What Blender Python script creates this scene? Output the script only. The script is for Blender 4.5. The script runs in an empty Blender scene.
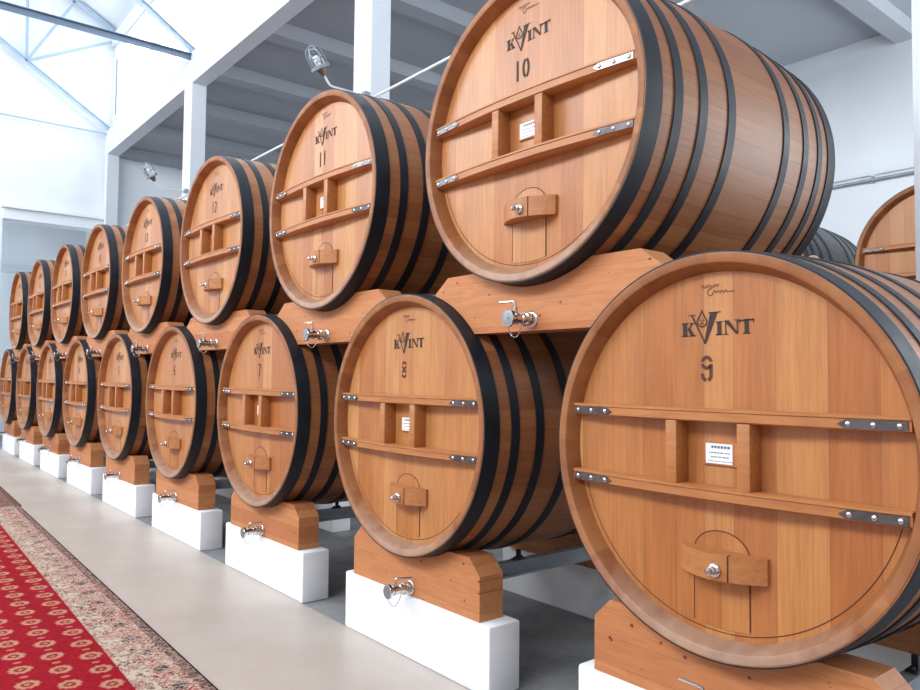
import bpy, bmesh, math, random
from math import sin, cos, pi, sqrt, atan2
from mathutils import Vector, Matrix
random.seed(4)
# All lengths below are in "head radii" (a barrel head has radius 1); a last pass scales everything to metres.
S = 0.74
FZ = 1.81            # floor lies 1.81 below the axis of the lower barrels
PITCH = 2.6908       # spacing of the barrels along the row
UP_DY, UP_DZ = 1.3593, 1.985
L = 2.24; BULGE = 0.045
HX = 0.090            # depth of the recessed head
scene = bpy.context.scene
COL = scene.collection

# ------------------------------------------------------------------ materials
def new_mat(name):
    m = bpy.data.materials.new(name); m.use_nodes = True
    nt = m.node_tree; b = nt.nodes['Principled BSDF']
    return m, nt, b
class N:
    def __init__(s, nt): s.nt = nt
    def __call__(s, typ, ins=None, **kw):
        n = s.nt.nodes.new(typ)
        for k, v in kw.items(): setattr(n, k, v)
        for k, v in (ins or {}).items():
            if hasattr(v, 'is_output') : s.nt.links.new(v, n.inputs[k])
            else: n.inputs[k].default_value = v
        return n
    def math(s, op, a, b=0.0, c=None):
        ins = {0: a, 1: b}
        if c is not None: ins[2] = c
        return s('ShaderNodeMath', ins, operation=op).outputs[0]
    def ramp(s, fac, stops, interp='LINEAR'):
        n = s('ShaderNodeValToRGB', {0: fac}); cr = n.color_ramp; cr.interpolation = interp
        while len(cr.elements) < len(stops): cr.elements.new(0.5)
        for e, (p, c) in zip(cr.elements, stops):
            e.position = p; e.color = (c[0], c[1], c[2], 1)
        return n.outputs[0]
    def mix(s, fac, a, b, blend='MIX'):
        n = s('ShaderNodeMix', data_type='RGBA', blend_type=blend)
        for i, v in ((0, fac), (6, a), (7, b)):
            if hasattr(v, 'is_output'): s.nt.links.new(v, n.inputs[i])
            else: n.inputs[i].default_value = v if i == 0 else (v[0], v[1], v[2], 1)
        return n.outputs[2]
    def link(s, a, b): s.nt.links.new(a, b)
def lin(r, g, b):
    f = lambda c: (c/255/12.92) if c/255 <= .04045 else ((c/255+.055)/1.055)**2.4
    return (f(r), f(g), f(b))
def wd(r, g, b, k=(.74, .69, .52)):
    c = lin(r, g, b); return tuple(x*y for x, y in zip(c, k))
def plain(name, rgb, rough=.5, metal=0.0, var=0.0, scale=6, bump=0.0):
    m, nt, b = new_mat(name); n = N(nt)
    b.inputs['Roughness'].default_value = rough; b.inputs['Metallic'].default_value = metal
    c = lin(*rgb)
    b.inputs['Base Color'].default_value = (*c, 1)
    if var:
        tc = n('ShaderNodeTexCoord'); nz = n('ShaderNodeTexNoise', {'Vector': tc.outputs['Object'], 'Scale': scale, 'Detail': 6})
        lo = tuple(x*(1-var) for x in c); hi = tuple(min(1, x*(1+var)) for x in c)
        n.link(n.ramp(nz.outputs[0], [(.3, lo), (.7, hi)]), b.inputs['Base Color'])
        if bump:
            bp = n('ShaderNodeBump', {'Strength': bump, 'Distance': .01, 'Height': nz.outputs[0]}); n.link(bp.outputs[0], b.inputs['Normal'])
    return m
def wood_planks(name, tones, axis='Y', width=.13, rough=.45, seam=.5):
    """vertical head boards: a colour for each board, seam lines and long grain"""
    m, nt, b = new_mat(name); n = N(nt)
    tc = n('ShaderNodeTexCoord'); oi = n('ShaderNodeObjectInfo'); sep = n('ShaderNodeSeparateXYZ', {0: tc.outputs['Object']})
    w = n.math('ADD', sep.outputs[axis], n.math('MULTIPLY', oi.outputs['Random'], 37.0))
    vo = n('ShaderNodeTexVoronoi', {'W': w, 'Scale': 1/width, 'Randomness': .45}, voronoi_dimensions='1D')
    ed = n('ShaderNodeTexVoronoi', {'W': w, 'Scale': 1/width, 'Randomness': .45}, voronoi_dimensions='1D', feature='DISTANCE_TO_EDGE')
    cs = n('ShaderNodeSeparateColor', {0: vo.outputs['Color']})
    base = n.ramp(cs.outputs[0], tones)
    # grain
    off = n('ShaderNodeCombineXYZ', {0: n.math('MULTIPLY', cs.outputs[1], 9.0), 1: n.math('MULTIPLY', oi.outputs['Random'], 11.0), 2: n.math('MULTIPLY', cs.outputs[2], 9.0)})
    v = n('ShaderNodeVectorMath', {0: tc.outputs['Object'], 1: off.outputs[0]}, operation='ADD')
    mp = n('ShaderNodeMapping', {'Vector': v.outputs[0], 'Scale': (14, 34, 1.6)})
    nz = n('ShaderNodeTexNoise', {'Vector': mp.outputs[0], 'Scale': 2.2, 'Detail': 7, 'Roughness': .62, 'Distortion': .5})
    mp2 = n('ShaderNodeMapping', {'Vector': v.outputs[0], 'Scale': (3, 5, 1.2)})
    nz2 = n('ShaderNodeTexNoise', {'Vector': mp2.outputs[0], 'Scale': 2.0, 'Detail': 3})
    g = n.ramp(nz.outputs[0], [(.28, (.74, .70, .66)), (.6, (1.04, 1.04, 1.04))])
    col = n.mix(.75, base, g, 'MULTIPLY')
    g2 = n.ramp(nz2.outputs[0], [(.3, (.86, .83, .80)), (.7, (1.1, 1.1, 1.1))])
    col = n.mix(.8, col, g2, 'MULTIPLY')
    sf = n.ramp(ed.outputs[0], [(.0, (1-seam,)*3), (.02, (1, 1, 1))])
    col = n.mix(1.0, col, sf, 'MULTIPLY')
    n.link(col, b.inputs['Base Color'])
    b.inputs['Roughness'].default_value = rough
    bp = n('ShaderNodeBump', {'Strength': .12, 'Distance': .004, 'Height': nz.outputs[0]}); n.link(bp.outputs[0], b.inputs['Normal'])
    return m
OAK = [(.0, wd(190, 120, 74)), (.3, wd(205, 140, 92)), (.55, wd(212, 150, 102)), (.8, wd(222, 166, 118)), (1, wd(198, 128, 84))]
M_HEAD = wood_planks('oak_head_boards', OAK, width=.15, rough=.36, seam=.28)
def stave_mat():
    m, nt, b = new_mat('oak_staves'); n = N(nt)
    tc = n('ShaderNodeTexCoord'); oi = n('ShaderNodeObjectInfo'); sep = n('ShaderNodeSeparateXYZ', {0: tc.outputs['Object']})
    ang = n.math('ARCTAN2', sep.outputs[1], sep.outputs[2])
    w = n.math('ADD', n.math('MULTIPLY', ang, 44/(2*pi)), n.math('FLOOR', n.math('MULTIPLY', oi.outputs['Random'], 300)))
    fl = n.math('FLOOR', w); fr = n.math('FRACT', w)
    wn = n('ShaderNodeTexWhiteNoise', {'W': fl}, noise_dimensions='1D')
    base = n.ramp(wn.outputs[0], [(0, wd(166, 104, 68)), (.4, wd(184, 122, 84)), (.75, wd(196, 134, 94)), (1, wd(174, 112, 74))])
    cv = n('ShaderNodeCombineXYZ', {0: n.math('MULTIPLY', sep.outputs[0], 1.6), 1: n.math('MULTIPLY', w, 2.6), 2: n.math('MULTIPLY', wn.outputs[0], 20)})
    nz = n('ShaderNodeTexNoise', {'Vector': cv.outputs[0], 'Scale': 2.4, 'Detail': 6, 'Roughness': .6})
    col = n.mix(.8, base, n.ramp(nz.outputs[0], [(.3, (.72, .70, .68)), (.7, (1.1, 1.1, 1.1))]), 'MULTIPLY')
    d = n.math('MINIMUM', fr, n.math('SUBTRACT', 1.0, fr))
    col = n.mix(1, col, n.ramp(d, [(0, (.62, .58, .55)), (.025, (1, 1, 1))]), 'MULTIPLY')
    # greyer towards the top of the barrel, broken up by noise
    nz3 = n('ShaderNodeTexNoise', {'Vector': tc.outputs['Object'], 'Scale': 9, 'Detail': 5})
    up = n.ramp(n.math('ADD', sep.outputs[2], n.math('MULTIPLY', nz3.outputs[0], .3)), [(.72, (0, 0, 0)), (1.0, (.55, .55, .55))])
    col = n.mix(up, col, lin(128, 124, 124))
    n.link(col, b.inputs['Base Color']); b.inputs['Roughness'].default_value = .5
    return m
M_STAVE = stave_mat()
def rim_mat():
    m, nt, b = new_mat('stave_end_rim'); n = N(nt)
    tc = n('ShaderNodeTexCoord'); oi = n('ShaderNodeObjectInfo'); sep = n('ShaderNodeSeparateXYZ', {0: tc.outputs['Object']})
    ang = n.math('ARCTAN2', sep.outputs[1], sep.outputs[2])
    w = n.math('MULTIPLY', ang, 44/(2*pi)); fl = n.math('FLOOR', w); fr = n.math('FRACT', w)
    wn = n('ShaderNodeTexWhiteNoise', {'W': n.math('ADD', fl, n.math('FLOOR', n.math('MULTIPLY', oi.outputs['Random'], 300)))}, noise_dimensions='1D')
    base = n.ramp(wn.outputs[0], [(0, wd(160, 101, 64)), (.5, wd(174, 114, 76)), (1, wd(184, 125, 85))])
    nz = n('ShaderNodeTexNoise', {'Vector': tc.outputs['Object'], 'Scale': 14, 'Detail': 6})
    col = n.mix(.7, base, n.ramp(nz.outputs[0], [(.3, (.75, .72, .7)), (.7, (1.1, 1.1, 1.1))]), 'MULTIPLY')
    d = n.math('MINIMUM', fr, n.math('SUBTRACT', 1.0, fr))
    col = n.mix(1, col, n.ramp(d, [(0, (.84, .82, .80)), (.02, (1, 1, 1))]), 'MULTIPLY')
    # pale dust lying in the lower arc of the rim
    low = n.ramp(n.math('SUBTRACT', n.math('MULTIPLY', nz.outputs[0], .35), sep.outputs[2]), [(.62, (0, 0, 0)), (.95, (.62, .62, .62))])
    col = n.mix(low, col, lin(178, 158, 142))
    n.link(col, b.inputs['Base Color']); b.inputs['Roughness'].default_value = .55
    return m
M_GREYSTAVE = plain('grey_dusty_staves', (104, 104, 106), .6, 0, .25, 9)  # mottled grey for one barrel of the rack behind
M_RIM = rim_mat()
def bar_mat():
    m, nt, b = new_mat('oak_crossbar'); n = N(nt)
    tc = n('ShaderNodeTexCoord'); oi = n('ShaderNodeObjectInfo')
    v = n('ShaderNodeVectorMath', {0: tc.outputs['Object'], 1: n('ShaderNodeCombineXYZ', {0: n.math('MULTIPLY', oi.outputs['Random'], 20)}).outputs[0]}, operation='ADD')
    mp = n('ShaderNodeMapping', {'Vector': v.outputs[0], 'Scale': (30, 2.2, 26)})
    nz = n('ShaderNodeTexNoise', {'Vector': mp.outputs[0], 'Scale': 2, 'Detail': 6, 'Roughness': .6})
    n.link(n.ramp(nz.outputs[0], [(.25, wd(180, 115, 74)), (.55, wd(202, 137, 90)), (.8, wd(212, 150, 104))]), b.inputs['Base Color'])
    b.inputs['Roughness'].default_value = .45
    return m
M_BAR = bar_mat()
def pine_mat():
    m, nt, b = new_mat('knotty_pine'); n = N(nt)
    tc = n('ShaderNodeTexCoord'); oi = n('ShaderNodeObjectInfo')
    sh = n('ShaderNodeCombineXYZ', {1: n.math('MULTIPLY', oi.outputs['Random'], 40), 0: n.math('MULTIPLY', oi.outputs['Random'], 13)})
    v = n('ShaderNodeVectorMath', {0: tc.outputs['Object'], 1: sh.outputs[0]}, operation='ADD').outputs[0]
    sep = n('ShaderNodeSeparateXYZ', {0: tc.outputs['Object']})
    lam = n.math('MULTIPLY', sep.outputs[2], 8.5)
    fl = n.math('FLOOR', lam); fr = n.math('FRACT', lam)
    wn = n('ShaderNodeTexWhiteNoise', {'W': n.math('ADD', fl, n.math('FLOOR', n.math('MULTIPLY', oi.outputs['Random'], 100)))}, noise_dimensions='1D')
    base = n.ramp(wn.outputs[0], [(0, wd(202, 130, 90)), (.45, wd(214, 144, 103)), (.8, wd(221, 154, 113)), (1, wd(192, 116, 76))])
    mp = n('ShaderNodeMapping', {'Vector': v, 'Scale': (12, 2.0, 17)})
    nz = n('ShaderNodeTexNoise', {'Vector': mp.outputs[0], 'Scale': 2.3, 'Detail': 5, 'Distortion': 1.2})
    col = n.mix(.8, base, n.ramp(nz.outputs[0], [(.3, (.84, .78, .72)), (.65, (1.05, 1.05, 1.05))]), 'MULTIPLY')
    sv = n('ShaderNodeSeparateXYZ', {0: v})
    mk = n('ShaderNodeCombineXYZ', {0: sv.outputs[1], 1: n.math('MULTIPLY', sv.outputs[2], 1.2), 2: 0.0})
    vk = n('ShaderNodeTexVoronoi', {'Vector': mk.outputs[0], 'Scale': 8.0, 'Randomness': 1.0}, voronoi_dimensions='2D')
    ck = n('ShaderNodeSeparateColor', {0: vk.outputs['Color']})
    rad = n.math('MULTIPLY', n.math('MAXIMUM', n.math('SUBTRACT', ck.outputs[0], .35), 0.0), .15)
    dk = n.math('DIVIDE', vk.outputs['Distance'], n.math('MAXIMUM', rad, .0005))
    kn = n.ramp(dk, [(0, (.16, .07, .04)), (.55, (.35, .16, .09)), (.8, (.75, .6, .5)), (1.0, (1, 1, 1))])
    col = n.mix(1, col, kn, 'MULTIPLY')
    d = n.math('MINIMUM', fr, n.math('SUBTRACT', 1.0, fr))
    col = n.mix(1, col, n.ramp(d, [(0, (.8, .75, .7)), (.025, (1, 1, 1))]), 'MULTIPLY')
    n.link(col, b.inputs['Base Color']); b.inputs['Roughness'].default_value = .62
    return m
M_PINE = pine_mat()
def hoop_mat():
    m, nt, b = new_mat('blackened_hoop_steel'); n = N(nt)
    tc = n('ShaderNodeTexCoord'); nz = n('ShaderNodeTexNoise', {'Vector': tc.outputs['Object'], 'Scale': 7, 'Detail': 6})
    n.link(n.ramp(nz.outputs[0], [(.3, lin(20, 23, 30)), (.7, lin(34, 39, 49))]), b.inputs['Base Color'])
    n.link(n.ramp(nz.outputs[0], [(.3, (.46,)*3), (.7, (.62,)*3)]), b.inputs['Roughness'])
    b.inputs['Metallic'].default_value = .1; b.inputs['Specular IOR Level'].default_value = .4
    return m
M_HOOP = hoop_mat()
M_INK = plain('burnt_stencil_ink', (52, 32, 26), .7)
M_INK2 = plain('faded_stencil_ink', (84, 44, 28), .7)
M_SEAM = plain('dark_hatch_seam', (70, 36, 22), .8)
M_STRAP = plain('dark_plated_steel', (112, 106, 106), .2, 1.0, .25, 12)
M_CHROME = plain('polished_chrome', (205, 207, 210), .14, 1.0, .08, 9)
M_DISC = plain('brushed_disc_steel', (150, 152, 155), .4, .8, .2, 14)
M_CARD = plain('white_card', (236, 238, 242), .6)
M_PRINT = plain('grey_print', (95, 105, 125), .7)
M_WHITE = plain('white_limewash', (238, 239, 242), .75, 0, .05, 5, .15)
M_WALL = plain('white_painted_plaster', (228, 234, 240), .8, 0, .03, 1.2)
M_CONC = plain('pale_painted_concrete', (214, 220, 228), .8, 0, .05, 1.0)
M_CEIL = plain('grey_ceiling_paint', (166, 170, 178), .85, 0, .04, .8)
M_TRUSS = plain('grey_blue_truss_paint', (172, 190, 208), .5, .1, .08, 4)
M_TIE_SHADE = plain('slate_truss_tie_paint', (104, 122, 142), .5, .1, .08, 4)  # truss paint darkened to carry the shade on the near tie
M_RAIL = plain('grey_channel_steel', (140, 146, 152), .45, .6, .15, 6)
M_BLACK = plain('black_bracket_steel', (28, 28, 32), .5, .3)
M_BUNG = plain('pale_bung_wood', (196, 156, 120), .55, 0, .12, 30)
M_PIPE = plain('white_conduit', (225, 228, 232), .45)
M_CAST = plain('grey_cast_lamp_body', (150, 158, 168), .45, .5, .1, 20)
M_CONE = plain('brown_lamp_neck', (120, 88, 80), .5)
def glass_mat():
    m, nt, b = new_mat('clear_lamp_glass')
    b.inputs['Base Color'].default_value = (.95, .97, 1, 1); b.inputs['Roughness'].default_value = .05
    b.inputs['Transmission Weight'].default_value = 1.0; b.inputs['IOR'].default_value = 1.2
    return m
M_GLASS = glass_mat()
M_BULB = plain('white_bulb', (240, 242, 245), .3)
def pane_mat():
    m, nt, b = new_mat('daylit_window_pane'); n = N(nt)
    b.inputs['Base Color'].default_value = (.8, .85, .9, 1)
    b.inputs['Emission Color'].default_value = (.88, .95, 1, 1); b.inputs['Emission Strength'].default_value = 3.5
    return m
M_PANE = pane_mat()
def floor_mat():
    m, nt, b = new_mat('painted_and_bare_concrete_floor'); n = N(nt)
    tc = n('ShaderNodeTexCoord'); sep = n('ShaderNodeSeparateXYZ', {0: tc.outputs['Object']})
    nz = n('ShaderNodeTexNoise', {'Vector': tc.outputs['Object'], 'Scale': 1.3, 'Detail': 8, 'Roughness': .6})
    paint = n.ramp(nz.outputs[0], [(.3, lin(182, 170, 160)), (.7, lin(196, 185, 176))])
    nz2 = n('ShaderNodeTexNoise', {'Vector': tc.outputs['Object'], 'Scale': 2.6, 'Detail': 10, 'Roughness': .68, 'Distortion': .6})
    bare = n.ramp(nz2.outputs[0], [(.3, lin(104, 108, 112)), (.55, lin(138, 140, 142)), (.75, lin(160, 160, 160))])
    edge = n.ramp(n.math('ADD', sep.outputs[0], n.math('MULTIPLY', nz2.outputs[0], .02)), [(.130*S/1.0, (0, 0, 0)), (.142*S/1.0, (1, 1, 1))])
    n.link(n.mix(edge, paint, bare), b.inputs['Base Color'])
    n.link(n.mix(edge, (.38,)*3, (.7,)*3), b.inputs['Roughness'])
    return m
M_FLOOR = floor_mat()
def carpet_mat(name, dark=False):
    """runner: object x runs across from the visible edge (0) inwards (negative), y along"""
    m, nt, b = new_mat(name); n = N(nt)
    tc = n('ShaderNodeTexCoord'); mp0 = n('ShaderNodeMapping', {'Vector': tc.outputs['Object'], 'Scale': (1/S, 1/S, 1/S)})
    P = mp0.outputs[0]; sep = n('ShaderNodeSeparateXYZ', {0: P}); X, Y = sep.outputs[0], sep.outputs[1]
    # field: rows of oval rosettes, every other column shifted by half
    cx, cy = .235, .328
    u = n.math('DIVIDE', n.math('ADD', X, .56), cx)
    iu = n.math('FLOOR', n.math('ADD', u, .5))
    fu = n.math('MULTIPLY', n.math('SUBTRACT', u, iu), cx)
    vy = n.math('ADD', n.math('DIVIDE', Y, cy), n.math('MULTIPLY', iu, .5))
    iv = n.math('FLOOR', n.math('ADD', vy, .5))
    fv = n.math('MULTIPLY', n.math('SUBTRACT', vy, iv), cy)
    nzf = n('ShaderNodeTexNoise', {'Vector': P, 'Scale': 38, 'Detail': 3})
    wob = n.math('MULTIPLY', n.math('SUBTRACT', nzf.outputs[0], .5), .055)
    def ell(a, c2, dy=0.0):
        dx2 = n.math('POWER', n.math('DIVIDE', fu, a), 2.0)
        dy2 = n.math('POWER', n.math('DIVIDE', n.math('SUBTRACT', fv, dy), c2), 2.0)
        return n.math('SQRT', n.math('ADD', dx2, dy2))
    r = n.math('ADD', ell(.082, .086), n.math('MULTIPLY', wob, 9.0))
    th = n.math('ARCTAN2', fv, fu)
    petal = n.math('MULTIPLY', n.math('SINE', n.math('MULTIPLY', th, 10.0)), .05)
    r2 = n.math('ADD', r, petal)
    red = n.ramp(nzf.outputs[0], [(.3, lin(132, 14, 28)), (.7, lin(156, 22, 38))])
    ros = n.ramp(r2, [(0, lin(178, 132, 106)), (.20, lin(168, 110, 90)), (.26, lin(138, 30, 36)), (.45, lin(142, 44, 42)), (.52, lin(172, 120, 96)), (.72, lin(182, 138, 112)), (.95, lin(170, 92, 78)), (1.0, lin(150, 20, 34))])
    isr = n.math('LESS_THAN', r2, 1.0)
    fld = n.mix(isr, red, ros)
    # small flecks between the rosettes
    vyb = n.math('ADD', vy, .5); fvb = n.math('MULTIPLY', n.math('SUBTRACT', vyb, n.math('FLOOR', n.math('ADD', vyb, .5))), cy)
    rb = n.math('ADD', n.math('SQRT', n.math('ADD', n.math('POWER', n.math('DIVIDE', fu, .030), 2.0), n.math('POWER', n.math('DIVIDE', fvb, .020), 2.0))), n.math('MULTIPLY', wob, 8))
    fld = n.mix(n.math('MULTIPLY', n.math('LESS_THAN', rb, 1.0), .55), fld, lin(200, 140, 118))
    # border: scattered leaves and blooms in cream, rose and near black
    nw = n('ShaderNodeTexNoise', {'Vector': P, 'Scale': 7, 'Detail': 4, 'Distortion': 1.5})
    pw = n('ShaderNodeVectorMath', {0: P, 1: nw.outputs['Color']}, operation='ADD')
    v1 = n('ShaderNodeTexVoronoi', {'Vector': pw.outputs[0], 'Scale': 13}); v2 = n('ShaderNodeTexVoronoi', {'Vector': pw.outputs[0], 'Scale': 19})
    c1 = n('ShaderNodeSeparateColor', {0: v1.outputs['Color']}); c2 = n('ShaderNodeSeparateColor', {0: v2.outputs['Color']})
    leaf = n.ramp(c2.outputs[0], [(0, lin(190, 168, 150)), (.34, lin(166, 138, 124)), (.39, lin(170, 88, 84)), (.58, lin(146, 56, 58)), (.63, lin(74, 60, 60)), (.78, lin(50, 42, 46)), (.80, lin(196, 178, 158)), (1, lin(196, 178, 158))], 'CONSTANT')
    ly = n.math('MULTIPLY', n.math('SUBTRACT', n.math('FRACT', n.math('DIVIDE', Y, .40)), .5), .40)
    def bloom(x0, a, c3):
        return n.math('ADD', n.math('SQRT', n.math('ADD', n.math('POWER', n.math('DIVIDE', n.math('SUBTRACT', X, x0), a), 2.0), n.math('POWER', n.math('DIVIDE', ly, c3), 2.0))), n.math('MULTIPLY', n.math('SUBTRACT', nw.outputs[0], .5), 1.6))
    rb1 = bloom(-.37, .10, .15); rb2 = bloom(-.20, .07, .07)
    cream = n.ramp(n('ShaderNodeTexNoise', {'Vector': P, 'Scale': 34, 'Detail': 2}).outputs[0], [(.35, lin(110, 90, 82)), (.5, lin(186, 166, 146)), (.7, lin(200, 184, 164))])
    bor = n.mix(n.math('LESS_THAN', rb1, .8), leaf, cream)
    dk = n.ramp(n('ShaderNodeTexNoise', {'Vector': P, 'Scale': 42, 'Detail': 2}).outputs[0], [(.42, lin(46, 42, 48)), (.6, lin(170, 150, 138))])
    bor = n.mix(n.math('LESS_THAN', rb2, .8), bor, dk)
    # narrow guard stripes and the dark selvedge
    gy = n.math('SINE', n.math('MULTIPLY', Y, 55))
    guard = n.ramp(nzf.outputs[0], [(.36, lin(70, 56, 56)), (.5, lin(128, 98, 92)), (.64, lin(168, 138, 126))])
    col = n.mix(n.math('GREATER_THAN', X, -.455), fld, bor)
    col = n.mix(n.math('GREATER_THAN', X, -.09), col, guard)
    col = n.mix(n.math('GREATER_THAN', X, -.016), col, lin(34, 30, 34))
    if dark: col = n.mix(.6, col, lin(96, 60, 52))
    n.link(col, b.inputs['Base Color']); b.inputs['Roughness'].default_value = .95
    b.inputs['Specular IOR Level'].default_value = .1
    bp = n('ShaderNodeBump', {'Strength': .3, 'Distance': .004, 'Height': nzf.outputs[0]}); n.link(bp.outputs[0], b.inputs['Normal'])
    return m

# ------------------------------------------------------------------ mesh helpers
class MB:
    def __init__(s): s.bm = bmesh.new()
    def box(s, x0, x1, y0, y1, z0, z1, bev=0.0, seg=2):
        bm = bmesh.new()
        vs = [bm.verts.new((x, y, z)) for x in (x0, x1) for y in (y0, y1) for z in (z0, z1)]
        for f in ((0, 1, 3, 2), (4, 6, 7, 5), (0, 4, 5, 1), (2, 3, 7, 6), (0, 2, 6, 4), (1, 5, 7, 3)):
            bm.faces.new([vs[i] for i in f])
        if bev: bmesh.ops.bevel(bm, geom=list(bm.edges), offset=bev, segments=seg, affect='EDGES', profile=.5)
        s._add(bm); return s
    def _add(s, bm):
        me = bpy.data.meshes.new('t'); bm.to_mesh(me); bm.free(); s.bm.from_mesh(me); bpy.data.meshes.remove(me)
    def lathe(s, prof, seg=96, axis='X', origin=(0, 0, 0), close=False):
        """prof: (along, radius); revolve about axis"""
        O = Vector(origin)
        def P(t, r, a):
            if axis == 'X': return O + Vector((t, r*sin(a), r*cos(a)))
            if axis == 'Z': return O + Vector((r*cos(a), r*sin(a), t))
            return O + Vector((r*cos(a), t, r*sin(a)))
        rings = []
        for t, r in prof:
            if r < 1e-6: rings.append([s.bm.verts.new(P(t, 0, 0))]*seg)
            else: rings.append([s.bm.verts.new(P(t, r, 2*pi*k/seg)) for k in range(seg)])
        pairs = list(zip(rings, rings[1:])) + ([(rings[-1], rings[0])] if close else [])
        for A, B in pairs:
            for k in range(seg):
                q = [A[k], A[(k+1) % seg], B[(k+1) % seg], B[k]]
                u = []
                for v in q:
                    if v not in u: u.append(v)
                if len(u) > 2:
                    try: s.bm.faces.new(u)
                    except ValueError: pass
        return s
    def tube(s, pts, r, seg=10, closed=False):
        pts = [Vector(p) for p in pts]; rings = []; n = len(pts); up = None
        for i, p in enumerate(pts):
            a = pts[(i-1) % n] if (i > 0 or closed) else p
            c = pts[(i+1) % n] if (i < n-1 or closed) else p
            t = (c-a).normalized()
            if up is None:
                up = Vector((0, 0, 1)) if abs(t.z) < .9 else Vector((1, 0, 0))
            up = (up - t*up.dot(t)).normalized(); sd = t.cross(up)
            rr = r[i] if isinstance(r, (list, tuple)) else r
            rings.append([s.bm.verts.new(p + (up*cos(2*pi*k/seg) + sd*sin(2*pi*k/seg))*rr) for k in range(seg)])
        for i in range(n if closed else n-1):
            A, B = rings[i], rings[(i+1) % n]
            for k in range(seg): s.bm.faces.new([A[k], A[(k+1) % seg], B[(k+1) % seg], B[k]])
        if not closed:
            s.bm.faces.new(rings[0][::-1]); s.bm.faces.new(rings[-1])
        return s
    def loft(s, A, B):
        """closed outlines A and B (same count) joined into a solid"""
        a = [s.bm.verts.new(p) for p in A]; b = [s.bm.verts.new(p) for p in B]; n = len(a)
        for k in range(n): s.bm.faces.new([a[k], a[(k+1) % n], b[(k+1) % n], b[k]])
        s.bm.faces.new(a[::-1]); s.bm.faces.new(b); return s
    def poly(s, pts):
        s.bm.faces.new([s.bm.verts.new(p) for p in pts]); return s
    def ball(s, c, r, seg=16, sc=(1, 1, 1)):
        m = Matrix.Translation(c) @ Matrix.Diagonal((r*sc[0], r*sc[1], r*sc[2], 1))
        bmesh.ops.create_uvsphere(s.bm, u_segments=seg, v_segments=seg//2, radius=1, matrix=m); return s
    def bar(s, a, b, w, h):
        """rectangular steel bar from a to b"""
        a, b = Vector(a), Vector(b); t = (b-a).normalized()
        up = Vector((0, 1, 0)) if abs(t.y) < .9 else Vector((0, 0, 1))
        sd = t.cross(up).normalized(); up = sd.cross(t)
        q = [(-w, -h), (w, -h), (w, h), (-w, h)]
        return s.loft([a + up*x/2 + sd*y/2 for x, y in q], [b + up*x/2 + sd*y/2 for x, y in q])
    def build(s, name, mat, parent=None, smooth=35, loc=None, recalc=True):
        if recalc: bmesh.ops.recalc_face_normals(s.bm, faces=s.bm.faces)
        me = bpy.data.meshes.new(name); s.bm.to_mesh(me); s.bm.free()
        for m in (mat if isinstance(mat, (list, tuple)) else [mat]): me.materials.append(m)
        if smooth:
            me.polygons.foreach_set('use_smooth', [True]*len(me.polygons))
            me.set_sharp_from_angle(angle=math.radians(smooth))
        o = bpy.data.objects.new(name, me); COL.objects.link(o)
        if parent: o.parent = parent
        if loc: o.location = loc
        return o
def tag(o, label=None, cat=None, group=None, kind=None):
    if label: o['label'] = label
    if cat: o['category'] = cat
    if group: o['group'] = group
    if kind: o['kind'] = kind
    return o
def empty(name, loc):
    o = bpy.data.objects.new(name, None); COL.objects.link(o); o.location = loc; o.empty_display_size = .1
    return o
def struct(mb, name, mat, smooth=0): return tag(mb.build(name, mat, smooth=smooth), kind='structure')
def copy_tree(o, parent=None):
    c = o.copy(); COL.objects.link(c); c.parent = parent
    for ch in list(o.children): copy_tree(ch, c)
    return c

# ------------------------------------------------------------------ lettering on the head (a: to the right, b: up)
INKX = HX - .0025
def P2(a, b, x=INKX): return (x, -a, b)
def stroke(mb, pts, w, x=INKX, closed=False):
    pts = [p for i, p in enumerate(pts) if i == 0 or math.hypot(p[0]-pts[i-1][0], p[1]-pts[i-1][1]) > 1e-6]
    n = len(pts); L_, R_ = [], []
    for i, (px, py) in enumerate(pts):
        q0 = pts[(i-1) % n] if (i > 0 or closed) else None; q1 = pts[(i+1) % n] if (i < n-1 or closed) else None
        ds = []
        for u, v in ((q0, (px, py)), ((px, py), q1)):
            if u and v: d = math.hypot(v[0]-u[0], v[1]-u[1]); ds.append(((v[0]-u[0])/d, (v[1]-u[1])/d))
        tx = sum(d[0] for d in ds); ty = sum(d[1] for d in ds); t = math.hypot(tx, ty) or 1e-9; tx, ty = tx/t, ty/t
        k = w/2/max(.5, tx*ds[0][0] + ty*ds[0][1])
        L_.append(mb.bm.verts.new(P2(px-ty*k, py+tx*k, x))); R_.append(mb.bm.verts.new(P2(px+ty*k, py-tx*k, x)))
    for i in range(n if closed else n-1):
        j = (i+1) % n; mb.bm.faces.new([L_[i], R_[i], R_[j], L_[j]])
def zk(zx, zy): return ((zx-165)/555*.41 - .206, 1.023 - (zy + (zx-165)*30/520)*.000656)
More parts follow.
